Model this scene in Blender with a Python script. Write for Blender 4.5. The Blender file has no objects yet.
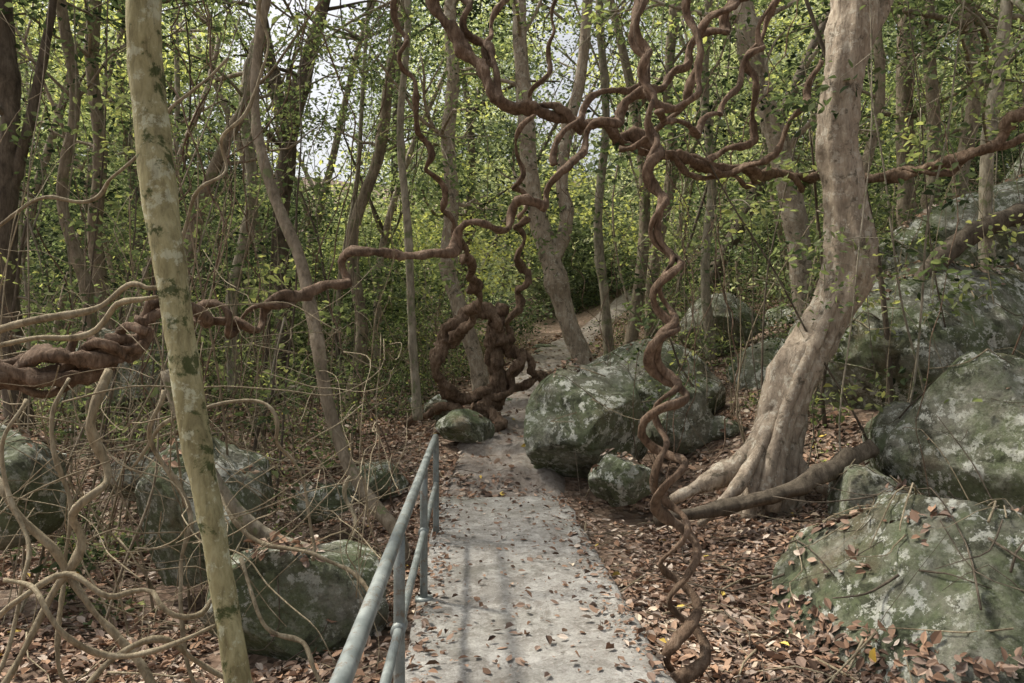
import bpy, math, random, time
import numpy as np
from mathutils import Vector, noise, Matrix
from mathutils.bvhtree import BVHTree
import bmesh
random.seed(7); rng=np.random.default_rng(7)
scene=bpy.context.scene

# ------------------------------------------------------------ image pixels to world points at assumed depths
def P(u,v,d):
    return np.array(((u-512)/740*d, d, 1.6-(v-341.5)/740*d))
def PX(lst, d0=None):
    pts=[];rr=[]
    for t in lst:
        u,v,d,r=t
        pts.append(P(u,v,d)); rr.append(r*d/740)
    return np.array(pts),np.array(rr)

# ------------------------------------------------------------ terrain
def sm(a,b,x):
    t=min(1,max(0,(x-a)/(b-a))); return t*t*(3-2*t)
PC_Y=[-10,7.6,8.6,10,13,16,18,21,26,35,60]
PC_X=[0.845,-0.105,-0.10,-0.06,.36,.66,1.0,1.9,3.8,7,10]
def pathx(y): return float(np.interp(y,PC_Y,PC_X))
def H(x,y):
    b=0.125*max(0,y-7.5)+0.10*max(0,y-30)
    r=0.34*18*(1-math.exp(-max(0,x-1.9)/18))*sm(1.5,9,y)
    pc=pathx(y)
    off=abs(x-pc)
    l=-0.18*sm(0.0,1.6,pc-0.7-x)
    l+=0.09*max(0,-9-x)
    m=sm(0.6,1.6,off)
    n=0.16*noise.noise((x*.45,y*.45,1.3))+0.05*noise.noise((x*1.7,y*1.7,4.2))
    far=1.2*noise.noise((x*.06,y*.06,9.1))*sm(14,40,y)*sm(.5,5,off)
    base=-0.16+.09*sm(7.2,9.0,y)
    return b+r+l+far+n*m+base

# ------------------------------------------------------------ mesh builder
class MB:
    def __init__(s): s.v=[];s.f=[];s.m=[];s.t=[];s.n=0;s.sm=[]
    def add(s,v,f,mat=0,tint=None,smooth=True):
        v=np.asarray(v,dtype=np.float32).reshape(-1,3); f=np.asarray(f,dtype=np.int64).reshape(-1,4)
        s.v.append(v); s.f.append(f+s.n); s.n+=len(v)
        s.m.append(np.full(len(f),mat,dtype=np.int32))
        if tint is None: tint=np.full((len(f),4),.5,dtype=np.float32)
        s.t.append(np.asarray(tint,dtype=np.float32)); s.sm.append(np.full(len(f),smooth,dtype=bool))
    def build(s,name,mats,parent=None):
        v=np.concatenate(s.v);f=np.concatenate(s.f);m=np.concatenate(s.m);t=np.concatenate(s.t);q=np.concatenate(s.sm)
        me=bpy.data.meshes.new(name)
        me.vertices.add(len(v)); me.vertices.foreach_set('co',v.ravel())
        me.loops.add(len(f)*4); me.loops.foreach_set('vertex_index',f.ravel().astype(np.int32))
        me.polygons.add(len(f)); me.polygons.foreach_set('loop_start',np.arange(0,len(f)*4,4,dtype=np.int32))
        me.polygons.foreach_set('material_index',m)
        me.polygons.foreach_set('use_smooth',q)
        a=me.attributes.new('tint','FLOAT_COLOR','FACE'); a.data.foreach_set('color',t.ravel())
        for mt in mats: me.materials.append(mt)
        me.update(calc_edges=True)
        ob=bpy.data.objects.new(name,me); scene.collection.objects.link(ob)
        if parent: ob.parent=parent
        return ob

def resample(pts,rad,step):
    pts=np.asarray(pts,float);rad=np.asarray(rad,float)
    P0=np.vstack([2*pts[0]-pts[1],pts,2*pts[-1]-pts[-2]])
    out=[];ro=[]
    for i in range(len(pts)-1):
        a,b,c,d=P0[i],P0[i+1],P0[i+2],P0[i+3]
        L=np.linalg.norm(c-b); n=max(2,int(L/step))
        t=(np.arange(n)/n)[:,None]
        out.append(0.5*((2*b)+(-a+c)*t+(2*a-5*b+4*c-d)*t*t+(-a+3*b-3*c+d)*t**3))
        ro.append(rad[i]*(1-t[:,0])+rad[i+1]*t[:,0])
    out.append(pts[-1:]);ro.append(rad[-1:])
    return np.vstack(out),np.concatenate(ro)

def frames(p):
    t=np.gradient(p,axis=0); t/=np.linalg.norm(t,axis=1)[:,None]+1e-9
    n=np.zeros_like(p); 
    a=np.array([1,0,0.]) if abs(t[0][0])<.8 else np.array([0,1.,0])
    n0=a-t[0]*a.dot(t[0]); n0/=np.linalg.norm(n0); n[0]=n0
    for i in range(1,len(p)):
        v=n[i-1]-t[i]*n[i-1].dot(t[i]); n[i]=v/(np.linalg.norm(v)+1e-9)
    return t,n,np.cross(t,n)

def tube(mb,pts,rad,step=.06,seg=10,rough=.08,ridges=0,ridge_amp=0.0,twist=0,mat=0,knots=0,nf=6,tint=.5,flat=1.0,resamp=True):
    if resamp: p,r=resample(pts,rad,step)
    else: p,r=np.asarray(pts,float),np.asarray(rad,float)
    t,n,b=frames(p)
    N=len(p); th=np.arange(seg)*2*math.pi/seg
    s=np.concatenate([[0],np.cumsum(np.linalg.norm(np.diff(p,axis=0),axis=1))])
    sd=random.random()*50
    R=np.repeat(r[:,None],seg,1)
    if ridges: R*=1+ridge_amp*np.cos(ridges*th[None,:]+twist*s[:,None]+1.3*np.sin(s*2.1+sd)[:,None])
    if knots:
        for k in range(knots):
            c=random.random()*s[-1]; a=random.random()*6.28; w=r.mean()*random.uniform(1,2)
            R*=1+random.uniform(.15,.4)*np.exp(-((s[:,None]-c)/w)**2)*(0.5+0.5*np.cos(th[None,:]-a))
    ringdir=np.cos(th)[None,:,None]*n[:,None,:]+flat*np.sin(th)[None,:,None]*b[:,None,:]
    V=p[:,None,:]+R[:,:,None]*ringdir
    if rough>0:
        f=nf
        V2=V.reshape(-1,3); rd=ringdir.reshape(-1,3); Rf=R.reshape(-1)
        d=np.array([noise.noise((x*f+sd,y*f,z*f*.6))+.5*noise.noise((x*f*3+sd,y*f*3,z*f*2)) for x,y,z in V2])
        V=(V2+rd*(Rf*rough*d)[:,None]).reshape(N,seg,3)
    V=np.concatenate([np.repeat(p[0][None,None],seg,1),V,np.repeat(p[-1][None,None],seg,1)],0)
    N+=2
    i=np.arange(N-1)[:,None]*seg; j=np.arange(seg)[None,:]; j2=(j+1)%seg
    F=np.stack([i+j,i+j2,i+seg+j2,i+seg+j],-1).reshape(-1,4)
    T=np.full((len(F),4),tint,dtype=np.float32)
    mb.add(V.reshape(-1,3),F,mat,T)
    return p,r

def coil(pts,rad,amp,wl,phase=0,step=.03,irr=.35):
    p,r=resample(pts,rad,step)
    t,n,b=frames(p)
    s=np.concatenate([[0],np.cumsum(np.linalg.norm(np.diff(p,axis=0),axis=1))])
    sd=random.random()*30
    u=s/s[-1]
    A=amp if np.isscalar(amp) else np.interp(u,np.linspace(0,1,len(amp)),amp)
    W=wl if np.isscalar(wl) else np.interp(u,np.linspace(0,1,len(wl)),wl)
    ph=phase+np.cumsum(np.gradient(s)*2*math.pi/W*(np.ones_like(s)))
    ph=ph+irr*2*np.sin(s*3.1+sd)+irr*1.5*np.sin(s*7.3+sd*1.7)
    A=A*(1+irr*np.sin(s*4.7+sd*2)+irr*.6*np.sin(s*1.9+sd))
    q=p+n*(A*np.cos(ph))[:,None]+b*(A*np.sin(ph))[:,None]
    r=r*(1+.14*np.sin(s*9+sd)+.1*np.sin(s*23+sd))
    return q,r

def leaves(mb,c,size,mat=1,tint=None,flatness=.5,two=False,asp=.42,nrm=None,curl=.15):
    N=len(c); size=np.broadcast_to(size,(N,)).astype(float)
    az=rng.uniform(0,2*math.pi,N); 
    pitch=rng.normal(-.35,.5,N)*(1-flatness)+rng.normal(0,.25,N)*flatness
    d=np.stack([np.cos(az)*np.cos(pitch),np.sin(az)*np.cos(pitch),np.sin(pitch)],1)
    up=np.tile([0,0,1.],(N,1))+rng.normal(0,.6*(1-flatness)+.28*flatness,(N,3))
    if nrm is not None:
        up=nrm+rng.normal(0,.3,(N,3))
        d=d-nrm*(d*nrm).sum(1)[:,None]+nrm*rng.normal(0.05,.22,N)[:,None]
        d/=np.linalg.norm(d,axis=1)[:,None]
    sd=np.cross(d,up); sd/=np.linalg.norm(sd,axis=1)[:,None]+1e-9
    nn=np.cross(sd,d)
    L=size[:,None]; W=L*asp*rng.uniform(.8,1.2,(N,1))
    if tint is None: tint=np.full((N,4),.5)
    if not two:
        k=rng.uniform(-.1,.25,(N,1))
        v=np.stack([c,c+d*L*.45+sd*W*.5+nn*L*k*.5,c+d*L,c+d*L*.45-sd*W*.5+nn*L*k*.5],1)
        f=np.arange(N*4).reshape(N,4)
        mb.add(v.reshape(-1,3),f,mat,tint,False)
    else:
        k=rng.normal(curl,.14,(N,1)); cu=rng.normal(0.0,.2,(N,1))
        b0=c; m1=c+d*L*.35; m2=c+d*L*.7
        z1=nn*L*(cu*.5); z2=nn*L*cu*.4
        r1=m1+sd*W*.5+nn*W*k+z1; l1=m1-sd*W*.5+nn*W*k+z1
        r2=m2+sd*W*.42+nn*W*k+z2; l2=m2-sd*W*.42+nn*W*k+z2
        tp=c+d*L
        v=np.stack([b0,r1,r2,tp,l2,l1],1)
        o=np.arange(N)[:,None]*6
        f=np.concatenate([o+np.array([[0,1,2,3]]),o+np.array([[0,3,4,5]])],1).reshape(-1,4)
        mb.add(v.reshape(-1,3),f,mat,np.repeat(tint,2,0),False)

# ------------------------------------------------------------ materials
def newmat(name):
    m=bpy.data.materials.new(name); m.use_nodes=True
    nt=m.node_tree; nt.nodes.clear()
    o=nt.nodes.new('ShaderNodeOutputMaterial'); return m,nt,o
def N_(nt,t,**k):
    n=nt.nodes.new(t)
    for a,b in k.items(): setattr(n,a,b)
    return n
def ramp(nt,fac,stops,interp='LINEAR'):
    n=N_(nt,'ShaderNodeValToRGB'); n.color_ramp.interpolation=interp
    e=n.color_ramp.elements
    while len(e)<len(stops): e.new(.5)
    for i,(p,c) in enumerate(stops):
        e[i].position=p; e[i].color=(c[0],c[1],c[2],1) if not np.isscalar(c) else (c,c,c,1)
    nt.links.new(fac,n.inputs[0]); return n.outputs[0]
def noi(nt,vec,scale,detail=5,rough=.6,dist=0):
    n=N_(nt,'ShaderNodeTexNoise'); n.inputs['Scale'].default_value=scale; n.inputs['Detail'].default_value=detail
    n.inputs['Roughness'].default_value=rough; n.inputs['Distortion'].default_value=dist
    nt.links.new(vec,n.inputs['Vector']); return n.outputs['Fac']
def mapv(nt,sc=(1,1,1),coord='Object'):
    tc=N_(nt,'ShaderNodeTexCoord'); mp=N_(nt,'ShaderNodeMapping'); mp.inputs['Scale'].default_value=sc
    nt.links.new(tc.outputs[coord],mp.inputs['Vector']); return mp.outputs[0]
def mix(nt,f,a,b,mode='MIX'):
    n=N_(nt,'ShaderNodeMix',data_type='RGBA',blend_type=mode)
    def s(i,x):
        if isinstance(x,(tuple,list)): n.inputs[i].default_value=(x[0],x[1],x[2],1)
        elif np.isscalar(x): n.inputs[i].default_value=x
        else: nt.links.new(x,n.inputs[i])
    s(0,f);s(6,a);s(7,b); return n.outputs[2]
def bump(nt,h,strength=.5,dist=.02,prev=None):
    n=N_(nt,'ShaderNodeBump'); n.inputs['Strength'].default_value=strength; n.inputs['Distance'].default_value=dist
    nt.links.new(h,n.inputs['Height'])
    if prev is not None: nt.links.new(prev,n.inputs['Normal'])
    return n.outputs[0]
def bsdf(nt,o,col,rough=.9,nor=None,metal=0,spec=.25):
    b=N_(nt,'ShaderNodeBsdfPrincipled')
    if isinstance(col,tuple): b.inputs['Base Color'].default_value=(*col,1)
    else: nt.links.new(col,b.inputs['Base Color'])
    if np.isscalar(rough): b.inputs['Roughness'].default_value=rough
    else: nt.links.new(rough,b.inputs['Roughness'])
    b.inputs['Metallic'].default_value=metal; b.inputs['Specular IOR Level'].default_value=spec
    if nor is not None: nt.links.new(nor,b.inputs['Normal'])
    nt.links.new(b.outputs[0],o.inputs[0]); return b

def bark(name,dark,mid,light,moss=None,moss_amt=.5,scale=1,lichen=None,bs=.6):
    m,nt,o=newmat(name)
    v=mapv(nt,(1,1,.45)); v1=mapv(nt); v2=mapv(nt,(1,1,.18))
    f=noi(nt,v,14*scale,8,.68,.4)
    c=ramp(nt,f,[(.3,dark),(.5,mid),(.72,light)])
    big=noi(nt,v1,2.2*scale,4,.6)
    c=mix(nt,ramp(nt,big,[(.35,.0),(.65,.5)]),c,dark)
    if lichen:
        vo=noi(nt,v1,9*scale,6,.75)
        c=mix(nt,ramp(nt,vo,[(.54,0.),(.59,.8)]),c,lichen)
    if moss:
        mf=noi(nt,v1,7*scale,7,.7,.3)
        c=mix(nt,ramp(nt,mf,[(.60-.2*moss_amt,0.),(.66-.2*moss_amt,.9)]),c,moss)
    fis=noi(nt,v2,38*scale,5,.7,.6)
    c=mix(nt,.5,c,ramp(nt,fis,[(.35,(.45,.45,.45)),(.55,(1.1,1.1,1.1))]),'MULTIPLY')
    fine=noi(nt,v,45*scale,6,.7)
    n1=bump(nt,f,bs,.03); n1=bump(nt,fis,bs,.015,n1); n2=bump(nt,fine,bs*.7,.008,n1)
    bsdf(nt,o,c,.9,n2,spec=.15); return m

M_pale=bark('bark_lichen_pale',(.17,.145,.075),(.36,.33,.18),(.50,.47,.29),moss=(.05,.065,.022),moss_amt=.28,lichen=(.48,.48,.34),bs=.4)
M_tan=bark('bark_tan',(.19,.15,.11),(.43,.355,.27),(.58,.50,.395),moss=(.13,.11,.08),moss_amt=.15,lichen=(.53,.48,.39),bs=.8)
M_brown=bark('bark_brown',(.10,.08,.055),(.28,.23,.165),(.43,.37,.28),moss=(.15,.17,.08),moss_amt=.2)
M_grey=bark('bark_grey',(.13,.11,.08),(.34,.30,.225),(.50,.455,.355),moss=(.16,.18,.09),moss_amt=.3)
M_vine=bark('vine_bark',(.06,.042,.028),(.225,.152,.104),(.41,.31,.225),scale=1.6,bs=.9)
M_vine2=bark('dry_vine_bark',(.14,.11,.07),(.34,.285,.19),(.49,.43,.315),scale=1.6,bs=.5)
M_dark=bark('bark_dark',(.05,.04,.03),(.14,.115,.085),(.24,.20,.15))

def leafmat(name,cols,tr=.45,rough=.55):
    m,nt,o=newmat(name)
    a=N_(nt,'ShaderNodeAttribute',attribute_name='tint')
    sp=N_(nt,'ShaderNodeSeparateColor'); nt.links.new(a.outputs['Color'],sp.inputs[0])
    c=ramp(nt,sp.outputs[0],[(i/(len(cols)-1),k) for i,k in enumerate(cols)])
    b=N_(nt,'ShaderNodeBsdfDiffuse') ; nt.links.new(c,b.inputs['Color'])
    if tr>0:
        t=N_(nt,'ShaderNodeBsdfTranslucent')
        c2=mix(nt,1.0,c,(1.25,1.3,.8),'MULTIPLY'); nt.links.new(c2,t.inputs[0])
        x=N_(nt,'ShaderNodeMixShader'); x.inputs[0].default_value=tr
        nt.links.new(b.outputs[0],x.inputs[1]); nt.links.new(t.outputs[0],x.inputs[2]); nt.links.new(x.outputs[0],o.inputs[0])
    else: nt.links.new(b.outputs[0],o.inputs[0])
    return m
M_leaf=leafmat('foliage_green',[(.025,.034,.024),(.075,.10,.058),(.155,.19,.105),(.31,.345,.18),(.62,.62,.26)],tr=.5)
M_leaf_haze=leafmat('foliage_painted_haze',[(.07,.09,.07),(.16,.19,.135),(.28,.32,.225),(.46,.50,.36),(.70,.71,.50)],tr=.5)  # aerial haze painted into the leaf colour: paler, greyer copy for distant foliage
M_litter=leafmat('dead_leaves',[(.08,.055,.042),(.22,.135,.09),(.22,.17,.14),(.37,.235,.155),(.39,.32,.265),(.60,.51,.42),(.64,.48,.13)],tr=0)

def rockmat():
    m,nt,o=newmat('mossy_rock')
    v=mapv(nt)
    f=noi(nt,v,3,10,.72); c=ramp(nt,f,[(.3,(.13,.125,.095)),(.5,(.27,.265,.21)),(.7,(.41,.40,.33))])
    mo=noi(nt,v,1.6,8,.72,.3); c=mix(nt,ramp(nt,mo,[(.40,0.),(.55,.8)]),c,(.15,.185,.095))
    br=noi(nt,v,1.1,6,.65); c=mix(nt,ramp(nt,br,[(.54,0.),(.66,.5)]),c,(.24,.17,.12))
    da=noi(nt,v,3.3,9,.78,.5); c=mix(nt,ramp(nt,da,[(.52,0.),(.59,.75)]),c,(.06,.062,.045))
    l=noi(nt,v,9,7,.78); l2=noi(nt,v,1.9,4,.6)
    lf=N_(nt,'ShaderNodeMath',operation='MULTIPLY'); nt.links.new(ramp(nt,l,[(.53,0.),(.555,.95)]),lf.inputs[0]); nt.links.new(ramp(nt,l2,[(.40,0.2),(.54,1.)]),lf.inputs[1])
    c=mix(nt,lf.outputs[0],c,(.66,.67,.59))
    fi=noi(nt,v,32,10,.8)
    c=mix(nt,.45,c,ramp(nt,fi,[(.35,(.25,.25,.25)),(.65,(1.6,1.6,1.6))]),'MULTIPLY')
    n=bump(nt,f,.8,.07); n=bump(nt,da,.6,.05,n); n=bump(nt,fi,1,.025,n)
    bsdf(nt,o,c,.97,n,spec=.05); return m
M_rock=rockmat()
def groundmat():
    m,nt,o=newmat('leaf_litter_soil')
    v=mapv(nt)
    vo=N_(nt,'ShaderNodeTexVoronoi'); vo.inputs['Scale'].default_value=17; nt.links.new(v,vo.inputs['Vector'])
    sp=N_(nt,'ShaderNodeSeparateColor'); nt.links.new(vo.outputs['Color'],sp.inputs[0])
    c=ramp(nt,sp.outputs[0],[(0,(.07,.05,.036)),(.4,(.15,.10,.07)),(.75,(.23,.16,.115)),(1,(.34,.27,.21))])
    f=noi(nt,v,1.2,6,.6); c=mix(nt,ramp(nt,f,[(.4,0.),(.7,.7)]),c,(.10,.075,.052))
    n=bump(nt,vo.outputs['Distance'],.8,.03)
    bsdf(nt,o,c,.95,n); return m
M_ground=groundmat()
def concmat():
    m,nt,o=newmat('weathered_concrete')
    v=mapv(nt)
    f=noi(nt,v,1.7,9,.7,.4); c=ramp(nt,f,[(.32,(.23,.215,.19)),(.48,(.35,.335,.305)),(.68,(.47,.455,.42))])
    g=noi(nt,v,22,8,.8); c=mix(nt,ramp(nt,g,[(.37,.6),(.49,0.)]),c,(.17,.15,.125))
    s=noi(nt,v,5,10,.8,.8); c=mix(nt,ramp(nt,s,[(.51,0.),(.56,.6)]),c,(.18,.16,.135))
    w=noi(nt,v,4.2,10,.8); c=mix(nt,ramp(nt,w,[(.53,0.),(.59,.6)]),c,(.58,.565,.525))
    gr=noi(nt,v,.9,5,.6); c=mix(nt,ramp(nt,gr,[(.5,0.),(.7,.4)]),c,(.20,.205,.16))
    fi=noi(nt,v,70,6,.75)
    c=mix(nt,.35,c,ramp(nt,fi,[(.35,(.4,.4,.4)),(.65,(1.5,1.5,1.5))]),'MULTIPLY')
    n=bump(nt,g,.9,.018); n=bump(nt,s,.6,.03,n); n=bump(nt,fi,.7,.005,n)
    bsdf(nt,o,c,ramp(nt,f,[(.4,.55),(.6,.95)]),n,spec=.3); return m
M_conc=concmat()
def pathmat():
    m,nt,o=newmat('stony_path')
    v=mapv(nt)
    f=noi(nt,v,1.8,9,.72,.4); c=ramp(nt,f,[(.3,(.19,.155,.125)),(.5,(.34,.30,.26)),(.7,(.50,.465,.415))])
    s=noi(nt,v,11,8,.75,.5); c=mix(nt,ramp(nt,s,[(.49,0.),(.59,.6)]),c,(.17,.125,.095))
    n=bump(nt,f,1,.12); n=bump(nt,s,.8,.03,n)
    bsdf(nt,o,c,.92,n); return m
M_path=pathmat()
def metalmat():
    m,nt,o=newmat('galvanised_painted_steel')
    v=mapv(nt)
    f=noi(nt,v,9,6,.7); c=ramp(nt,f,[(.35,(.13,.15,.145)),(.55,(.22,.245,.235)),(.75,(.34,.365,.345))])
    r=noi(nt,v,22,7,.8); c=mix(nt,ramp(nt,r,[(.55,0.),(.60,.75)]),c,(.15,.11,.075))
    ro=ramp(nt,f,[(.3,.4),(.7,.65)])
    bsdf(nt,o,c,ro,bump(nt,r,.3,.003),metal=.3,spec=.5); return m
M_metal=metalmat()

# ------------------------------------------------------------ ground sheet
def axis(lo,hi,core_lo,core_hi,st):
    a=list(np.arange(core_lo,core_hi+1e-6,st)); s=st
    x=core_hi
    while x<hi: s*=1.13; x+=s; a.append(x)
    x=core_lo; s=st
    while x>lo: s*=1.13; x-=s; a.insert(0,x)
    return np.array(a)
xs=axis(-160,160,-8,9,.13); ys=axis(-60,220,1,16,.13)
gv=np.array([[x,y,H(x,y)] for y in ys for x in xs])
nx=len(xs);ny=len(ys)
i=np.arange(ny-1)[:,None]*nx; j=np.arange(nx-1)[None,:]
gf=np.stack([i+j,i+j+1,i+nx+j+1,i+nx+j],-1).reshape(-1,4)
mb=MB(); mb.add(gv,gf); mb.build('ground',[M_ground])
surf_v=[tuple(q) for q in gv]; surf_f=[tuple(q) for q in gf.tolist()]

# ------------------------------------------------------------ paths
def slab():
    mb=MB(); Y=list(np.arange(-3,7.66,.06)); K=30; V=[]
    rows=[(y,0) for y in Y]+[(Y[-1]+.012,-.03),(Y[-1]+.02,-.3)]
    for y,dz in rows:
        c=-0.054*y+0.305; hw=.645
        le=c-hw+.03*noise.noise((y*2.2,0,3)); re=c+hw+.03*noise.noise((y*2.5,5,3))+.012*noise.noise((y*9,5,3))
        row=[(le-.015,y,-.35),(le-.005,y,-.035+dz)]
        for k in range(K+1):
            x=le+(re-le)*k/K; z=.018*noise.noise((x*2,y*2,0))+.012*noise.noise((x*8,y*8,0))
            if k in(0,K): z-=.010
            row.append((x,y+(.05*noise.noise((x*4,1,1)) if y>7.5 else 0),z+dz))
        row+= [(re+.006,y,-.04+dz),(re+.02,y,-.35)]
        V+=row
    w=K+5; V=np.array(V); n=len(rows)
    i=np.arange(n-1)[:,None]*w; j=np.arange(w-1)[None,:]
    F=np.stack([i+j,i+j+1,i+w+j+1,i+w+j],-1).reshape(-1,4)
    mb.add(V,F)
    return mb.build('concrete_path',[M_conc]),V,F
_,sv,sf=slab()
o=len(surf_v); surf_v+= [tuple(q) for q in sv]; surf_f+=[tuple(q+o) for q in sf]
def upper():
    mb=MB(); Y=np.arange(7.5,30,.07); K=22; V=[]
    for y in Y:
        c=pathx(y); hw=.70+.18*noise.noise((y*.8,2,2)); 
        row=[]
        stp=.14*(math.floor((y-8)/1.3)+sm(0,.12,((y-8)/1.3)%1)-(y-8)/1.3) if y>8 else 0
        for k in range(K+1):
            t=-1+2*k/K; x=c+hw*t+.07*noise.noise((y*3,t,7)); 
            st=.07*noise.noise((x*2.2,y*2.2,1))+.05*noise.noise((x*6,y*6,1))
            z=H(x,y)+.05+(st+stp*.6)*(1-t**4)*sm(7.6,8.3,y)-.12*abs(t)**6
            row.append((x,y,z))
        V+=row
    w=K+1; V=np.array(V); n=len(Y)
    i=np.arange(n-1)[:,None]*w; j=np.arange(w-1)[None,:]
    F=np.stack([i+j,i+j+1,i+w+j+1,i+w+j],-1).reshape(-1,4)
    mb.add(V,F); mb.build('stony_path',[M_path]); return V,F
sv,sf=upper()
o=len(surf_v); surf_v+= [tuple(q) for q in sv]; surf_f+=[tuple(q+o) for q in sf]

# ------------------------------------------------------------ boulders
def boulder(c,s,seed,rot=0,cuts=6,sub=5,name='boulder',lump=.26,surf=True,tilt=0):
    bm=bmesh.new(); bmesh.ops.create_icosphere(bm,subdivisions=sub,radius=1)
    R=random.Random(seed)
    pl=[]
    for k in range(cuts):
        n=Vector((R.gauss(0,1),R.gauss(0,1),R.gauss(0,.8))).normalized(); pl.append((n,R.uniform(.62,.85)))
    M=Matrix.Rotation(rot,3,'Z')@Matrix.Rotation(tilt,3,'Y')
    o3=Vector((seed*3.1,seed*1.7,seed))
    for v in bm.verts:
        q=v.co.copy()
        q*=1+lump*noise.noise(q*1.1+o3)+lump*.25*noise.noise(q*2.6+o3)
        for n,t in pl:
            d=q.dot(n)-t
            if d>0: q-=n*d*.93
        rg=abs(noise.noise(q*1.5+o3*2))
        q*=1-.035*max(0,.05-rg)/.05+.02*noise.noise(q*5+o3)+.014*noise.noise(q*12+o3)+.010*noise.noise(q*26+o3)
        v.co=M@Vector((q.x*s[0],q.y*s[1],q.z*s[2]))+Vector(c)
    for f in bm.faces: f.smooth=True
    me=bpy.data.meshes.new(name); bm.to_mesh(me)
    global surf_v,surf_f
    if surf:
        o=len(surf_v); surf_v+=[tuple(v.co) for v in bm.verts]; surf_f+=[tuple(v.index+o for v in f.verts) for f in bm.faces]
    bm.free(); me.materials.append(M_rock)
    ob=bpy.data.objects.new(name,me); scene.collection.objects.link(ob); return ob
def B(u0,v0,u1,v1,d,seed,depth=None,**k):
    a=P(u0,v0,d); b=P(u1,v1,d); c=(a+b)/2; sx=abs(b[0]-a[0])/2*1.15; sz=abs(a[2]-b[2])/2*1.18
    k.setdefault('sub',6 if d<9.5 else 5)
    boulder(c,(sx,depth or max(sx,sz)*.9,sz),seed,**k)
B(-60,430,58,540,5.2,1); B(160,450,268,585,5.6,2,rot=.4); B(225,548,382,650,4.6,3,rot=.2)
B(118,455,200,500,7.6,4); B(345,462,410,500,8.2,5); B(300,480,350,520,7.2,31)
B(530,372,648,482,8.6,6,rot=.5,depth=.8); B(585,350,715,425,10.6,7); B(595,455,650,505,7.5,8); B(650,392,712,450,9.2,9)
B(792,284,1020,462,9.4,10,rot=.2,depth=1.4,cuts=7)
B(898,372,1080,518,6.6,11,rot=-.3,cuts=7,depth=.8); B(866,418,945,508,7.1,12); B(830,470,900,530,6.6,13)
B(808,515,1110,760,4.3,14,rot=.3,cuts=6,depth=1.0); B(868,500,940,560,5.5,33)
B(866,190,1260,340,9.9,15,cuts=9,depth=1.0,tilt=-.14,sub=6); B(740,345,840,400,11,16); B(1000,300,1120,400,8.8,17)
B(1040,120,1200,240,14,18); B(690,300,760,350,14,19)
B(440,412,492,446,9.8,20); B(425,395,455,420,11.5,21)
B(60,345,170,420,11,25); B(560,385,600,400,12.6,26)
for k in range(14):
    y=random.uniform(7.5,22); x=random.choice([-1,1])*random.uniform(1.5,9)+pathx(y)
    s=random.uniform(.08,.25)
    if x>2: s*=1.8
    boulder((x,y,H(x,y)+s*.1),(s*1.3,s,s*.7),100+k,rot=random.random()*3,sub=4,name='stone')
for k in range(26):
    y=random.uniform(8.5,20); x=pathx(y)+random.choice([-1,1])*random.uniform(.3,.95); s=random.uniform(.08,.24)
    boulder((x,y,H(x,y)+.05),(s*1.4,s,s*.35),200+k,rot=random.random()*3,sub=4,name='path_stone')

bvh=BVHTree.FromPolygons([Vector(q) for q in surf_v],surf_f)
def drop(x,y,z=9):
    h=bvh.ray_cast(Vector((x,y,z)),Vector((0,0,-1)))
    if h[0] is None: return H(x,y),Vector((0,0,1))
    return h[0].z,h[1]

# ------------------------------------------------------------ leaf litter
def litter():
    mb=MB(); C=[];Nn=[];S=[];T=[]
    def put(x,y,s,t,lim=.45):
        z,n=drop(x,y)
        if n.z<lim: return
        C.append((x,y,z+.004+random.random()*.014));Nn.append(tuple(n));S.append(s);T.append(t)
    for n in range(130000):
        y=2.2+ (random.random()**1.4)*20; x=random.uniform(-.85,.85)*y*.95
        pc=pathx(y); off=abs(x-pc)
        if off<.69 and y<7.68: continue
        if off<.55 and random.random()<(.88 if y>8.3 else .45): continue
        z,nr=drop(x,y)
        hh=H(x,y)
        if z-hh>.2:
            if noise.noise((x*1.8,y*1.8,3))<.10 or nr.z<.75: continue
            if random.random()<.4: continue
        else:
            if noise.noise((x*.9,y*.9,8))<-.2 and random.random()<.6: continue
        if nr.z<.4: continue
        t=min(.85,max(0,random.gauss(.40,.22)+.35*noise.noise((x*.8,y*.8,0))))
        if random.random()<.004: t=1
        C.append((x,y,z+.004+random.random()*.03));Nn.append(tuple(nr));S.append(random.uniform(.025,.078)*(1+.035*y));T.append(t)
    for k in range(1700):
        y=random.uniform(2.4,7.6); c=pathx(y); e=random.choice([-1,1])
        x=c+ (e*(.64-abs(random.gauss(0,.11))) if random.random()<.6 else random.uniform(-.6,.6))
        put(x,y,random.choice([random.uniform(.01,.03),random.uniform(.025,.075)]),max(0,min(.85,random.gauss(.30,.22))))
    C=np.array(C);Nn=np.array(Nn);S=np.array(S);T=np.array(T)
    leaves(mb,C,S,0,np.repeat(T[:,None],4,1),two=True,asp=.5,nrm=Nn,curl=.2)
    mb.build('leaf_litter',[M_litter])
litter()
mb=MB()
for k in range(1300):
    y=2.6+random.random()**1.3*13; x=random.uniform(-.8,.8)*y
    if abs(x-pathx(y))<.75: continue
    L=random.uniform(.15,1.1); a=random.random()*6.28; z0,_=drop(x,y)
    pts=[];
    for q in range(4):
        xx=x+math.cos(a)*L*q/3+random.gauss(0,.03); yy=y+math.sin(a)*L*q/3+random.gauss(0,.03)
        if abs(xx-pathx(yy))<.7 and yy<7.6: xx=pathx(yy)+math.copysign(.72,xx-pathx(yy))
        z,_=drop(xx,yy); pts.append((xx,yy,max(z+.02,z0-.1)+random.uniform(0,.05)))
    tube(mb,pts,np.linspace(1,.4,4)*random.uniform(.002,.009),step=.12,seg=5,rough=0,mat=random.choice([0,1]))
mb.build('fallen_twigs',[M_vine2,M_dark])

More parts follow.
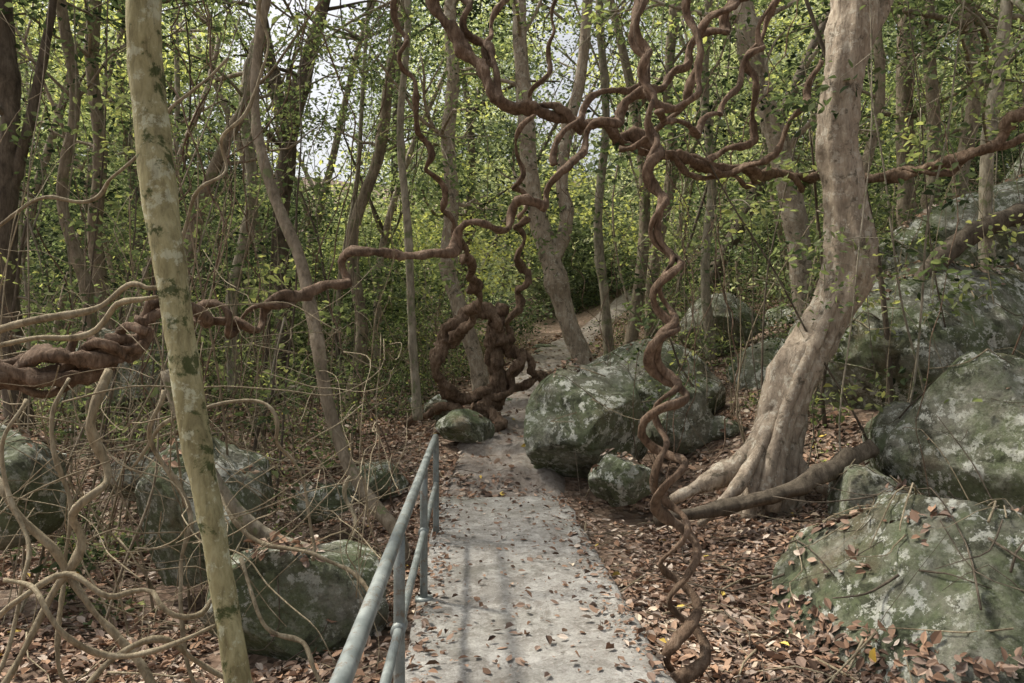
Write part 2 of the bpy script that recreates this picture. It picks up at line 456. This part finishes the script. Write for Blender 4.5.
# ------------------------------------------------------------ handrail
rail=bpy.data.objects.new('handrail',None); scene.collection.objects.link(rail)
rx=lambda y:-0.054*y-0.30
mb=MB()
pts=[(rx(-1),-1,.83),(rx(2),2,.82),(rx(4),4,.82),(rx(5.9),5.9,.82),(rx(6.07),6.07,.80),(rx(6.14),6.14,.72),(rx(6.15),6.15,.5),(rx(6.15),6.15,-.1)]
tube(mb,pts,[.025]*8,step=.05,seg=16,rough=0); mb.build('top_rail',[M_metal],rail)
mb=MB(); tube(mb,[(rx(-1),-1,.42),(rx(3),3,.42),(rx(6.15),6.15,.42)],[.02]*3,step=.2,seg=14,rough=0); mb.build('lower_rail',[M_metal],rail)
for k,y in enumerate([-.2,1.5,3.05,4.6]):
    mb=MB(); tube(mb,[(rx(y),y,-.12),(rx(y),y,.4),(rx(y),y,.81)],[.024]*3,step=.2,seg=14,rough=0)
    tube(mb,[(rx(y),y,-.02),(rx(y),y,.012)],[.055,.055],step=.2,seg=14,rough=0)
    tube(mb,[(rx(y),y-.05,.42),(rx(y),y+.05,.42)],[.03,.03],step=.05,seg=14,rough=0)
    mb.build('post_%d'%(k+1),[M_metal],rail)

# ------------------------------------------------------------ trees
def clump(mb,c,n,rad,size,mat=1,tm=.4,ts=.16,two=False,squash=.6,asp=.5):
    p=rng.normal(0,1,(n,3)); p/=np.linalg.norm(p,axis=1)[:,None]; p*=(rng.uniform(0,1,(n,1))**.5)*rad; p[:,2]*=squash
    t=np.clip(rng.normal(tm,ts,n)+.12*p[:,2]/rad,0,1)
    leaves(mb,np.asarray(c)+p,rng.uniform(.7,1.2,n)*size,mat,np.repeat(t[:,None],4,1),flatness=.2,two=two,asp=asp)
def limb(mb,a,dirv,L,r,depth=0,leafsize=.085,leafn=70,tm=.42,grav=0):
    n=5; pts=[np.array(a,float)]; d=np.array(dirv,float); d/=np.linalg.norm(d)
    for k in range(n):
        d=d+rng.normal(0,.2,3); d[2]+=.04-grav; d/=np.linalg.norm(d); pts.append(pts[-1]+d*L/n)
    tube(mb,pts,np.linspace(r,r*.3,n+1),step=.18,seg=6 if r<.03 else 8,rough=0)
    if depth>0:
        for q in range(3):
            k=random.randint(2,n); dd=d+rng.normal(0,.7,3); limb(mb,pts[k],dd,L*.55,r*.45,depth-1,leafsize,leafn,tm,grav)
    else:
        for k in (3,4,5):
            clump(mb,pts[k]+rng.normal(0,.08,3),leafn//2,random.uniform(.3,.6),leafsize,1,tm+random.gauss(0,.14))
def tree(name,spec,matl,limbs=(),rough=.12,seg=14,crown=True,side=4,**k):
    mb=MB(); pts,r=PX(spec); tube(mb,pts,r,step=.07,seg=seg,rough=rough,knots=k.pop('knots',6),**k)
    for sp in limbs:
        p2,r2=PX(sp); tube(mb,p2,r2,step=.07,seg=10,rough=rough,knots=3)
        if crown:
            e=p2[-1]; d=e-p2[-2]
            for q in range(3): limb(mb,e,d/np.linalg.norm(d)+rng.normal(0,.5,3),1.8,r2[-1]*.6,1)
    if crown:
        e=pts[-1]; d=e-pts[-2]; d/=np.linalg.norm(d)
        for q in range(5): limb(mb,e-d*random.uniform(0,.8),d+rng.normal(0,.7,3),2.4,r[-1]*.6,1)
        if pts[0][1]>7.5:
            for q in range(side):
                i=random.randint(len(pts)//2,len(pts)-2); dd=rng.normal(0,1,3); dd[2]=.5; limb(mb,pts[i],dd,random.uniform(1,2),r[i]*.35,1,leafn=56)
    return mb.build(name,[matl,M_leaf])

tree('lichen_trunk_tree',[(262,840,3.1,17),(240,690,3.1,13),(223,590,3.15,12),(204,480,3.2,12.5),(187,380,3.25,14),(170,270,3.3,15.5),(156,170,3.35,16.5),(147,80,3.4,16.5),(143,0,3.4,16),(150,-200,3.5,14),(165,-500,3.6,12),(150,-760,3.6,10)],
     M_pale,rough=.14,seg=20,knots=12,nf=9,crown=True)
T2=[(768,530,7.2,34),(773,480,7.2,27),(779,435,7.2,20),(793,378,7.2,20),(821,328,7.2,20),(841,285,7.2,21),(850,245,7.2,23),(845,190,7.2,18),(839,140,7.2,16.5),(842,90,7.2,17),(850,40,7.2,19),(856,-20,7.2,19),(862,-180,7.2,17),(850,-400,7.2,15)]
mb=MB(); pts,r=PX(T2); tube(mb,pts,r,step=.04,seg=40,rough=.15,ridges=7,ridge_amp=.07,twist=1.2,knots=8,nf=6)
for sp in [[(788,395,7.12,11),(765,432,7.1,11),(740,465,7.08,10),(705,484,7.05,8),(672,500,7.0,5)],
           [(778,410,7.1,9),(762,445,7.0,8),(755,480,6.9,8),(748,520,6.85,7)],
           [(795,385,7.15,9),(785,430,7.0,8),(775,470,6.9,8),(772,512,6.85,7)],
           [(800,385,7.2,9),(797,430,7.15,8),(792,470,7.1,8),(800,515,7.0,6)],
           [(770,430,7.0,6),(748,470,6.85,6),(725,500,6.7,5),(700,525,6.5,4)],
           [(815,340,7.1,8),(800,390,7.0,8),(782,440,6.95,7),(762,500,6.8,6)],
           [(838,290,7.05,6),(815,345,6.98,6),(790,400,6.93,6),(775,450,6.88,6),(760,500,6.8,5)],
           [(785,440,7.1,7),(810,480,7.0,6),(850,500,6.9,4)]]:
    p2,r2=PX(sp); tube(mb,p2,r2,step=.05,seg=12,rough=.3,knots=4)
for sp in [[(848,60,7.2,12),(880,10,7.3,9),(905,-60,7.3,7)]]:
    p2,r2=PX(sp); tube(mb,p2,r2,step=.06,seg=10,rough=.15)
    for q in range(3): limb(mb,p2[-1],(random.gauss(0,.6),random.gauss(0,.6),1),1.8,.03,1)
for q in range(6): limb(mb,pts[-1],(random.gauss(0,.8),random.gauss(0,.8),.8),2.4,.08,1)
mb.build('gnarled_tree',[M_tan,M_leaf])

C12=12.3
tree('forked_tree',[(600,405,12.4,14),(590,375,C12,11),(577,345,C12,10),(566,315,C12,9.5),(556,280,C12,10),(546,245,C12,10.5),(534,200,C12,8.5),(528,150,C12,8),(524,90,C12,7.5),(520,40,C12,7),(518,-40,C12,6.5),(510,-200,C12,5)],M_tan,
  limbs=[[(552,262,C12,8),(566,225,C12,7),(562,180,C12,6),(568,130,C12,6),(582,70,C12,5.5),(590,-30,C12,5),(600,-160,C12,3)]])
tree('forest_tree',[(484,400,12.6,11),(476,360,12.6,8),(462,315,12.6,7.5),(448,265,12.6,7.5),(452,200,12.6,7),(448,140,12.6,7),(453,80,12.6,6.5),(450,20,12.6,6),(455,-60,12.6,5)],M_tan)
tree('forest_tree',[(404,575,5.9,9),(398,535,5.9,7.5),(374,505,6,7),(347,462,6.1,6.5),(327,400,6.2,6.5),(316,335,6.3,6.5),(300,260,6.5,6),(272,190,6.7,5.5),(255,110,6.9,4.5),(262,20,7,4),(290,-80,7,4)],M_brown,crown=True)
tree('forest_tree',[(268,420,14,10),(285,330,14,8),(280,240,14,8),(288,150,14,8),(303,80,14,7),(322,10,14,6),(340,-70,14,6)],M_dark,limbs=[[(290,140,14,5),(275,80,14,5),(262,10,14,4)]])
tree('forest_tree',[(20,430,8,13),(10,340,8,10),(6,230,8,10),(10,120,8,9),(2,20,8,9),(0,-100,8,8)],M_dark,limbs=[[(8,200,8,6),(30,120,8,5),(48,30,8,4),(60,-50,8,3)]])
tree('forest_tree',[(815,330,11.5,13),(803,290,11.5,11),(797,230,11.5,11),(783,160,11.5,11),(762,90,11.5,10),(745,20,11.5,10),(735,-60,11.5,8)],M_tan)
tree('forest_tree',[(915,330,13,10),(908,230,13,8),(905,120,13,8),(906,0,13,8),(900,-90,13,6)],M_brown)
tree('forest_tree',[(992,420,8.8,8),(990,330,8.8,6.5),(986,240,8.8,6.5),(988,150,8.8,6),(1000,60,8.8,6),(1012,-30,8.8,5.5)],M_grey)
tree('forest_tree',[(930,360,12,9),(926,250,12,6.5),(935,140,12,6),(928,30,12,6),(935,-70,12,6)],M_brown)
tree('forest_tree',[(1010,300,11.5,12),(985,240,11.5,8),(960,190,11.5,7),(975,90,11.5,7),(960,-20,11.5,6)],M_brown)
tree('forest_tree',[(112,400,11,9),(108,330,11,7),(95,240,11,6.5),(100,150,11,6),(92,60,11,6),(100,-60,11,6)],M_brown)
tree('forest_tree',[(95,430,9,8),(88,300,9,6),(62,200,9,5),(75,100,9,5),(60,0,9,5),(50,-80,9,4)],M_brown)
tree('forest_tree',[(180,430,10,8),(176,330,10,6),(190,240,10,6),(215,165,10,5.5),(250,90,10,5),(262,0,10,5),(255,-70,10,4)],M_brown)
tree('forest_tree',[(235,400,12,7),(232,300,12,6),(252,200,12,6),(245,100,12,5.5),(262,20,12,5),(262,-70,12,5)],M_grey)
tree('forest_tree',[(610,365,14,6),(605,300,14,4.5),(598,220,14,4.5),(606,120,14,4),(600,20,14,4),(600,-60,14,4)],M_grey)
tree('forest_tree',[(418,420,10,5),(412,330,10,4),(408,230,10,4),(400,130,10,3.5),(408,20,10,3.5),(400,-60,10,3)],M_grey)
tree('forest_tree',[(712,360,13,6),(705,270,13,4.5),(712,180,13,4.5),(704,80,13,4.5),(712,-50,13,4)],M_grey)
tree('forest_tree',[(895,310,10.5,6),(870,270,10.5,5),(862,190,10.5,5),(880,100,10.5,5),(876,0,10.5,4),(880,-80,10.5,4)],M_brown)
tree('forest_tree',[(350,410,13,8),(362,330,13,6),(352,240,13,6),(380,150,13,5.5),(392,60,13,5),(420,-60,13,5)],M_brown)
tree('forest_tree',[(650,350,15,7),(655,260,15,6),(672,170,15,6),(668,80,15,5),(685,-60,15,5)],M_brown)
mb=MB(); p,r=PX([(885,335,8.5,6),(905,303,8.5,8),(938,262,8.5,9),(982,228,8.6,9),(1050,210,8.7,10),(1120,200,8.8,10)]); tube(mb,p,r,seg=14,rough=.3,knots=5)
mb.build('leaning_dead_trunk',[M_dark])

# ------------------------------------------------------------ lianas
def liana(mb,spec,amp=0,wl=.5,phase=0,strands=1,irr=.3,seg=12,rough=.45,mat=0,ridges=2,ra=.2,flat=.78):
    pts,r=PX(spec)
    for k in range(strands):
        q,rr=coil(pts,r,amp,wl,phase+k*2*math.pi/strands,irr=irr,step=.025)
        tube(mb,q,rr,seg=seg,rough=rough,ridges=ridges,ridge_amp=ra,twist=11,mat=mat,resamp=False,nf=16,flat=flat)
mb=MB()
liana(mb,[(640,-120,4.9,4.5),(640,0,4.8,4.5),(645,60,4.7,4.5),(652,120,4.6,4.5),(655,185,4.5,4.5),(664,240,4.4,4.3),(668,290,4.3,4.3),(662,340,4.2,4.5),(668,390,4.1,4.5),(662,440,4.0,4.5),(672,500,3.9,4.5),(682,560,3.85,4.5),(686,620,3.8,5),(690,700,3.75,6)],
      amp=[.02,.03,.03,.035,.05,.085,.09,.09,.10,.09],wl=[.45,.40,.35,.36,.40,.42,.45,.45],strands=1,irr=.15)
liana(mb,[(652,120,4.6,3),(655,185,4.5,3.6),(664,240,4.4,3.8),(668,290,4.3,3.8),(664,340,4.2,4.2),(668,390,4.1,3.8),(658,440,4.0,3.6),(668,500,3.9,3.6),(678,560,3.85,3.6),(680,620,3.8,5),(683,700,3.75,5)],
      amp=[.02,.03,.05,.07,.08,.08],wl=[.36,.38,.40,.45],phase=3.1,irr=.2)
mb.build('hanging_spiral_liana',[M_vine])
mb=MB()
liana(mb,[(405,-60,6.9,6.5),(428,-10,6.8,6.5),(455,35,6.7,7),(478,68,6.6,7),(503,96,6.5,7),(532,113,6.5,7),(575,118,6.6,6.5),(620,136,6.8,6),(665,152,7,6),(720,168,7.3,5.5),(790,176,7.6,5.5),(850,173,7.7,5.5),(905,172,7.6,5.5),(952,163,7.4,5.5),(990,143,7.2,6),(1030,108,7,6),(1090,50,7,6)],
      amp=.035,wl=[.5,.6,.5,.9,.9],irr=.5,seg=14)
liana(mb,[(430,-60,6.9,3.6),(470,20,6.8,4),(490,70,6.6,4),(520,108,6.5,4),(585,122,6.6,4),(640,148,6.9,3.6),(690,168,7.2,3.6),(760,182,7.5,3.2),(860,176,7.8,3),(940,170,7.5,3),(1030,130,7.1,3)],
      amp=.06,wl=.7,irr=.4)
liana(mb,[(690,160,7.2,4),(735,172,7.3,4),(775,150,7.1,3.5),(800,110,7,3),(820,60,7,3)],amp=.03,wl=.5)
mb.build('arching_liana',[M_vine])
mb=MB()
liana(mb,[(762,-60,6.6,4.5),(738,5,6.5,4.5),(700,45,6.4,4.5),(664,84,6.3,4.5),(628,104,6.2,5),(602,128,6.1,4.5),(572,155,6,4.5),(552,190,5.9,4.5),(515,214,5.8,4.5),(470,232,5.7,4.5),(435,256,5.6,5),(408,255,5.5,5),(380,246,5.4,4.5),(350,262,5.3,5),(332,290,5.2,5),(305,292,5.1,5),(280,295,5,5),(262,320,4.9,5),(235,330,4.8,5.2),(210,308,4.7,6),(180,312,4.5,6),(140,325,4.3,6),(110,345,4.2,6)],
      amp=.055,wl=[.5,.45,.5,.42,.40],irr=.45)
liana(mb,[(300,290,5.1,3.5),(262,312,4.9,4),(235,325,4.8,4),(205,312,4.6,4.5),(170,318,4.4,4.5),(120,345,4.2,4.5)],amp=.06,wl=.35,phase=2,irr=.4)
mb.build('wavy_liana',[M_vine])
mb=MB()
liana(mb,[(-60,380,4,7),(0,372,4,8),(45,370,4.05,8),(85,362,4.1,7),(115,350,4.15,6),(150,332,4.2,5)],amp=.07,wl=.6,strands=3,irr=.4,seg=16,rough=.45)
liana(mb,[(-60,350,4.1,5),(10,362,4.1,5),(60,350,4.1,5),(110,342,4.2,5),(160,310,4.3,4)],amp=.06,wl=.4,irr=.5)
liana(mb,[(20,385,4.1,4),(70,375,4.1,5),(100,350,4.1,5),(130,345,4.2,5),(155,330,4.2,4)],amp=.07,wl=.35,irr=.5)
mb.build('knotted_liana',[M_vine])
mb=MB()
for sp,am in [([(636,-60,5.6,4.5),(634,0,5.6,4.5),(640,50,5.5,4.5),(655,95,5.4,4.5),(690,105,5.4,4.5),(700,60,5.5,4),(690,10,5.6,4),(700,-50,5.6,4)],.03),
           ([(720,-60,6,4),(728,0,6,4),(700,40,6,4),(690,90,6,4),(660,130,6.2,4),(620,145,6.4,4)],.04),
           ([(390,-60,7,3),(398,20,7,3),(414,100,7,3),(432,170,7.4,3),(455,232,8,3.5),(470,270,9,4.5),(474,310,10,5.5),(452,345,10.6,6.5)],.04),
           ([(760,-60,7,3.5),(775,10,7,3.5),(748,60,7,4),(760,110,7.1,3.5),(735,150,7.2,3.5),(690,160,7.2,3.5)],.05),
           ([(555,160,6,3),(575,120,6.2,3),(610,90,6.4,3),(650,80,6.4,3)],.04),
           ([(520,-60,7,3.5),(500,10,7,3.5),(486,50,6.8,3.5),(505,90,6.6,3.5)],.04),
           ([(560,-60,8,2.6),(548,60,8,2.6),(520,140,8,2.6),(522,215,8.5,2.6)],.05),
           ([(655,110,5.2,3.5),(690,130,5.6,3.5),(720,110,6,3),(750,60,6.3,3),(790,-30,6.5,3)],.04)]:
    liana(mb,sp,amp=am,wl=.5,irr=.4)
mb.build('looping_liana',[M_vine])
mb=MB()
liana(mb,[(474,425,10.9,11),(487,408,10.9,9.5),(497,385,10.9,8),(494,355,10.9,7),(494,330,10.9,6.5),(502,305,10.9,5)],amp=.05,wl=.75,strands=3,irr=.25,seg=12)
liana(mb,[(500,345,10.8,6),(497,322,10.8,7),(480,311,10.7,7),(460,318,10.6,7),(443,340,10.6,7),(436,366,10.6,7),(445,388,10.7,7),(468,398,10.8,7),(490,392,10.9,7)],amp=.03,wl=.6,irr=.3,seg=12)
liana(mb,[(522,215,10,3),(520,250,10.4,3.5),(524,285,10.7,4),(512,315,10.8,4.5),(508,340,10.9,5),(517,360,11,5),(510,380,11,5),(528,388,11,5),(536,372,11,4.5),(548,378,11,4.5),(560,383,11,4)],amp=.06,wl=.5,irr=.3)
liana(mb,[(488,405,10.8,6),(505,392,10.8,5),(515,372,10.8,4.5),(520,350,10.8,4.5),(530,365,10.9,4.5),(545,390,11,4)],amp=.06,wl=.5,irr=.3)
liana(mb,[(470,415,10.7,7),(455,408,10.7,6),(430,412,10.7,5),(405,425,10.6,4)],amp=.03,wl=.5)
liana(mb,[(488,410,10.8,7),(500,420,10.5,5),(495,432,10.2,4),(480,440,10,3)],amp=.02,wl=.5)
mb.build('coiled_liana',[M_vine])
mb=MB()
p,r=PX([(655,520,6.3,5),(700,512,6.4,6),(745,503,6.5,7),(790,490,6.6,7.5),(830,470,6.7,8),(872,448,6.8,8)]); tube(mb,p,r,seg=14,rough=.4,knots=5,ridges=4,ridge_amp=.1)
mb.build('fallen_log',[M_dark])
mb=MB()
p,r=PX([(168,370,4.6,7),(180,410,4.6,7),(205,465,4.6,7),(235,508,4.6,7),(270,538,4.6,7),(315,552,4.6,6),(350,575,4.6,5),(365,610,4.5,4)]); tube(mb,p,r,seg=10,rough=.15)
mb.build('fallen_branch',[M_grey])

mb=MB()
T=[[(-30,340,3.2,5),(40,318,3.2,5),(100,302,3.25,4.5),(150,288,3.3,4),(170,262,3.3,3)],
[(-30,355,3.5,4),(50,338,3.5,4),(120,312,3.5,4),(160,296,3.5,3.5)],
[(108,370,3.6,6),(95,420,3.5,6),(98,470,3.5,6),(80,530,3.4,6),(52,580,3.4,5),(25,640,3.3,5),(5,700,3.2,5)],
[(-30,470,3.4,5),(20,505,3.4,5),(60,545,3.4,5),(75,590,3.4,5),(120,640,3.4,5),(170,710,3.4,5)],
[(-30,640,3,4),(20,600,3,4),(65,575,3.1,4),(110,592,3.1,4),(150,600,3.2,4),(200,605,3.2,3.5),(225,590,3.3,3)],
[(62,380,3.8,3),(60,450,3.7,3),(70,520,3.7,3),(60,600,3.6,3),(75,690,3.5,3)],
[(20,400,3.4,3),(10,480,3.3,3),(25,560,3.2,3),(10,640,3.1,3),(-10,700,3,3)],
[(160,390,3.9,3.5),(158,450,3.9,3.5),(185,520,3.9,3.5),(180,600,3.8,3),(195,690,3.7,3)],
[(0,580,2.9,4),(60,620,2.9,4),(110,650,3,4),(160,650,3,4),(215,625,3.1,3)],
[(75,700,3,4),(110,660,3.1,4),(160,640,3.2,4),(205,660,3.3,4),(250,700,3.3,4)],
[(240,560,4,3),(255,600,3.9,3),(290,640,3.8,3),(330,690,3.7,3)],
[(215,500,4.4,3),(260,540,4.3,3),(330,560,4.2,3),(370,600,4.1,3)],
[(-20,250,4.4,2.5),(40,200,4.4,2.5),(110,190,4.4,2.5),(160,120,4.4,2.5),(230,60,4.5,2)],
[(130,470,4,2.5),(170,420,4,2.5),(220,400,4.1,2.5),(270,420,4.2,2.5),(300,480,4.3,2),(310,560,4.3,2)],
[(350,480,5.6,3),(352,520,5.4,2.5),(335,570,5.2,2.5),(350,620,5.0,2)],
[(175,250,4.5,2.5),(200,200,4.5,2.5),(240,120,4.5,2.5),(265,40,4.5,2),(260,-40,4.5,2)]]
for sp in T:
    p,r=PX(sp); q,rr=coil(p,r*.72,.03,.6,irr=.6); tube(mb,q,rr,seg=8,rough=.25,resamp=False,nf=14,knots=3)
for k in range(220):
    u=random.uniform(-40,400); d=random.uniform(3.4,8); v=random.uniform(320,640)
    a=P(u,v,d); pts=[a]; dd=np.array([random.gauss(0,1),random.gauss(0,.5),random.gauss(0,.8)]); dd/=np.linalg.norm(dd)
    for q in range(7):
        dd=dd+rng.normal(0,.35,3); dd[2]-=.08; dd/=np.linalg.norm(dd); np_=pts[-1]+dd*random.uniform(.12,.32)
        np_[2]=max(np_[2],H(np_[0],np_[1])+.03); np_[0]=min(np_[0],pathx(np_[1])-.8); pts.append(np_)
    tube(mb,pts,np.linspace(1,.5,8)*random.uniform(.002,.0055),step=.06,seg=5,rough=0)
mb.build('vine_tangle',[M_vine2])
mb=MB()
for k in range(230):
    d=random.uniform(4.5,15); x=random.choice([-1,-1,1])*random.uniform(1.2,.75*d)+pathx(d)
    if x>0 and d<7.5: continue
    if abs(x-pathx(d))<2.0 and d<12: continue
    z=H(x,d); h=random.uniform(.8,5); n=7; px,py=x,d; lx,ly=random.gauss(0,.25),random.gauss(0,.2); pts=[]
    for q in range(n):
        pts.append((px,py,z-.03+h*q/(n-1))); lx+=random.gauss(0,.16); ly+=random.gauss(0,.1); px+=lx*h/n; py+=ly*h/n
    if abs(px-pathx(py))<1.2: continue
    tube(mb,pts,np.linspace(1,.35,n)*random.uniform(.004,.013),step=.12,seg=5,rough=0,mat=random.choice([0,1]))
    if random.random()<.6:
        c=np.array(pts[random.randint(2,5)]); e=c+np.array((random.gauss(0,.4),random.gauss(0,.3),random.uniform(.2,.9)))
        tube(mb,[c,(c+e)/2+rng.normal(0,.06,3),e],[.004,.003,.002],step=.12,seg=4,rough=0,mat=0)
mb.build('bare_shoots',[M_vine2,M_brown])

# ------------------------------------------------------------ saplings
def skygap(b,el):
    g=.88*math.exp(-((b+.26)/.14)**2)+.82*math.exp(-((b-.10)/.09)**2)+.4*math.exp(-((b-.38)/.06)**2)
    return g*sm(.13,.25,el)
mb=MB()
for k in range(105):
    d=random.uniform(6.5,18); u=random.uniform(-20,1044); x=(u-512)/740*d
    if abs(x-pathx(d))<(2.2 if d<13 else 1.0): continue
    z=H(x,d); h=random.uniform(2,9); n=9; r0=random.choice([.006,.01,.015,.03])*random.uniform(.8,1.2); pts=[];px,py=x,d; lx,ly=random.gauss(0,.15),random.gauss(0,.1)
    for q in range(n):
        pts.append((px,py,z-.05+h*q/(n-1))); lx+=random.gauss(0,.09);ly+=random.gauss(0,.05)
        px+=lx*h/n+random.gauss(0,.03);py+=ly*h/n
    tube(mb,pts,np.linspace(1,.4,n)*r0,step=.2,seg=6,rough=0,mat=random.choice([0,2]))
    for q in range(random.randint(5,11)):
        c=np.array(pts[random.randint(2,n-1)]); e=c+rng.normal(0,.45,3)
        if random.random()<skygap(e[0]/e[1],(e[2]-1.6)/e[1])*.8: continue
        tube(mb,[c,(c+e)/2+rng.normal(0,.04,3),e],[r0*.4,r0*.3,.002],step=.15,seg=4,rough=0)
        clump(mb,e,random.randint(20,50),.36,random.uniform(.06,.11),1,random.uniform(.25,.75),two=d<10)
mb.build('saplings',[M_grey,M_leaf,M_dark])
mb=MB()
for k in range(55):
    d=random.uniform(5.5,14); u=random.uniform(-20,1044); x=(u-512)/740*d; z=H(x,d)
    if abs(u-500)<60 or abs(x-pathx(d))<1.3: continue
    top=random.uniform(5,8); pts=[];px=x
    sx=random.gauss(0,.3)
    for q in range(9):
        t=q/8; pts.append((px+sx*(1-t)*4+.25*math.sin(t*9+k),d+.2*math.sin(t*6+k*2),top*(1-t)+(z+.02)*t)) 
    q,rr=coil(np.array(pts),np.full(9,random.uniform(.003,.009)),random.uniform(.01,.06),random.uniform(.4,1.2),step=.1)
    tube(mb,q,rr,seg=6,rough=0,resamp=False)
mb.build('hanging_vines',[M_vine])

# ------------------------------------------------------------ undergrowth
mb=MB()
for k in range(1000):
    d=4.8+random.random()**.6*16; x=random.choice([-1,-1,-1,1])*random.uniform(1.2,.78*d)
    x+=pathx(d)
    if d<8.5 and x>0 and random.random()<.7: continue
    if d<9 and random.random()<.55: continue
    if abs(x-pathx(d))<1.7 and d<13.5: continue
    z,nr=drop(x,d); hgt=random.uniform(.15,1.4)*(.35 if d<9 else 1)
    a=np.array((x,d,z)); e=a+np.array((random.gauss(0,.3)*hgt,random.gauss(0,.3)*hgt,hgt))
    tube(mb,[a,(a+e)/2+rng.normal(0,.06,3),e],[.007,.005,.003],step=.25,seg=4,rough=0)
    for q in range(random.randint(1,4)):
        t=random.uniform(.3,1); clump(mb,a*(1-t)+e*t,random.randint(14,38),random.uniform(.15,.55)*(.6 if d<9 else 1),random.uniform(.05,.085),1,random.uniform(.15,.65),two=d<9)
mb.build('undergrowth',[M_brown,M_leaf])

# ------------------------------------------------------------ forest mass
def canopy_top(x,y):
    b=x/y
    t=17+6*noise.noise((x*.15,y*.15,5))
    t-=12.5*math.exp(-((b+.27)/.13)**2)*sm(9,17,y)
    t-=12*math.exp(-((b-.10)/.08)**2)*sm(12,22,y)
    t-=6*math.exp(-((b-.38)/.05)**2)*sm(12,22,y)
    return t
mb=MB()
for k in range(230):
    y=14+random.random()**.8*40; x=random.uniform(-.85,.85)*y
    if abs(x-pathx(y))<1.6: continue
    z=H(x,y); h=random.uniform(7,15); n=8; r0=random.choice([.03,.04,.06,.09,.15])*random.uniform(.8,1.3); pts=[]; px,py=x,y;lx=random.gauss(0,.2);ly=random.gauss(0,.1)
    for q in range(n):
        pts.append((px,py,z-.1+h*q/(n-1))); lx+=random.gauss(0,.12);ly+=random.gauss(0,.06); px+=lx*h/n;py+=ly*h/n
    tube(mb,pts,np.linspace(1.1,.4,n)*r0,step=.5,seg=7,rough=.0,mat=random.choice([0,1,2,3]))
    for q in range(6):
        c=np.array(pts[random.randint(3,n-1)]); d=rng.normal(0,1,3); d[2]=abs(d[2])+.3; d/=np.linalg.norm(d); e=c+d*random.uniform(1.2,3)
        tube(mb,[c,(c+e)/2+rng.normal(0,.2,3),e],[r0*.45,r0*.3,r0*.12],step=.4,seg=5,rough=0,mat=random.choice([0,1,2,3]))
mb.build('distant_forest_trunks',[M_brown,M_grey,M_tan,M_dark])
mb=MB(); cnt=0; ncl=0
t0=time.time()
while ncl<12000:
    y=8+random.random()**.85*40; b=random.uniform(-.78,.78); x=b*y
    z0=H(x,y); top=canopy_top(x,y)
    zz=random.random()*top
    el=(z0+zz-1.6)/y
    if el>.56: continue
    if y<15 and zz<2.0: continue
    if y<11 and zz<3.5: continue
    if y<13.5 and b>.40 and zz<4.2: continue
    if y<28 and zz<1.8 and abs(x-pathx(y))<1.3: continue
    if random.random()<skygap(b,el): continue
    dn=noise.noise((x*.22,y*.22,(z0+zz)*.30))+.5*noise.noise((x*.6,y*.6,(z0+zz)*.75))
    lim=(.03 if y<20 else -.12)
    if zz>5: lim+=.06
    if zz>8: lim+=.10
    if dn<lim: continue
    if y<14 and random.random()<.3: continue
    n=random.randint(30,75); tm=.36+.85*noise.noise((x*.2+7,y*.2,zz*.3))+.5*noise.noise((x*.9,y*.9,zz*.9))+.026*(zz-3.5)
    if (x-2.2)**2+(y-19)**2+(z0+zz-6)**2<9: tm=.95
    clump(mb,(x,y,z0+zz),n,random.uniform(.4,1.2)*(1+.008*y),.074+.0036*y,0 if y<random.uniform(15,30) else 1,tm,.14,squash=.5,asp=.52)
    cnt+=n; ncl+=1
print('leaves',cnt,time.time()-t0)
mb.build('distant_forest_foliage',[M_leaf,M_leaf_haze])

# ------------------------------------------------------------ light
az=math.radians(-66); el=math.radians(55)
w=bpy.data.worlds.new('World'); scene.world=w; w.use_nodes=True
nt=w.node_tree; bg=nt.nodes['Background']; sky=nt.nodes.new('ShaderNodeTexSky'); sky.sky_type='NISHITA'; sky.sun_disc=False
sky.sun_elevation=el; sky.sun_rotation=az; sky.dust_density=6; sky.air_density=1.0; sky.ozone_density=.6
hs=nt.nodes.new('ShaderNodeHueSaturation'); hs.inputs['Saturation'].default_value=.25; hs.inputs['Value'].default_value=1.35
nt.links.new(sky.outputs[0],hs.inputs['Color']); nt.links.new(hs.outputs[0],bg.inputs[0]); bg.inputs[1].default_value=.15
sd=Vector((math.sin(az)*math.cos(el),math.cos(az)*math.cos(el),math.sin(el)))
L=bpy.data.lights.new('sun','SUN'); L.energy=5; L.angle=math.radians(4); L.color=(1,.93,.81)
lo=bpy.data.objects.new('sun',L); lo.rotation_euler=(-sd).to_track_quat('-Z','Y').to_euler(); lo.location=(0,0,30); scene.collection.objects.link(lo)
cam=bpy.data.cameras.new('camera'); cam.lens=26; cam.sensor_width=36; cam.clip_end=600; cam.clip_start=.05
co=bpy.data.objects.new('camera',cam); co.location=(0,0,1.6); co.rotation_euler=(math.radians(90),0,0); scene.collection.objects.link(co); scene.camera=co
scene.view_settings.view_transform='Standard'; scene.view_settings.look='None'; scene.view_settings.exposure=0
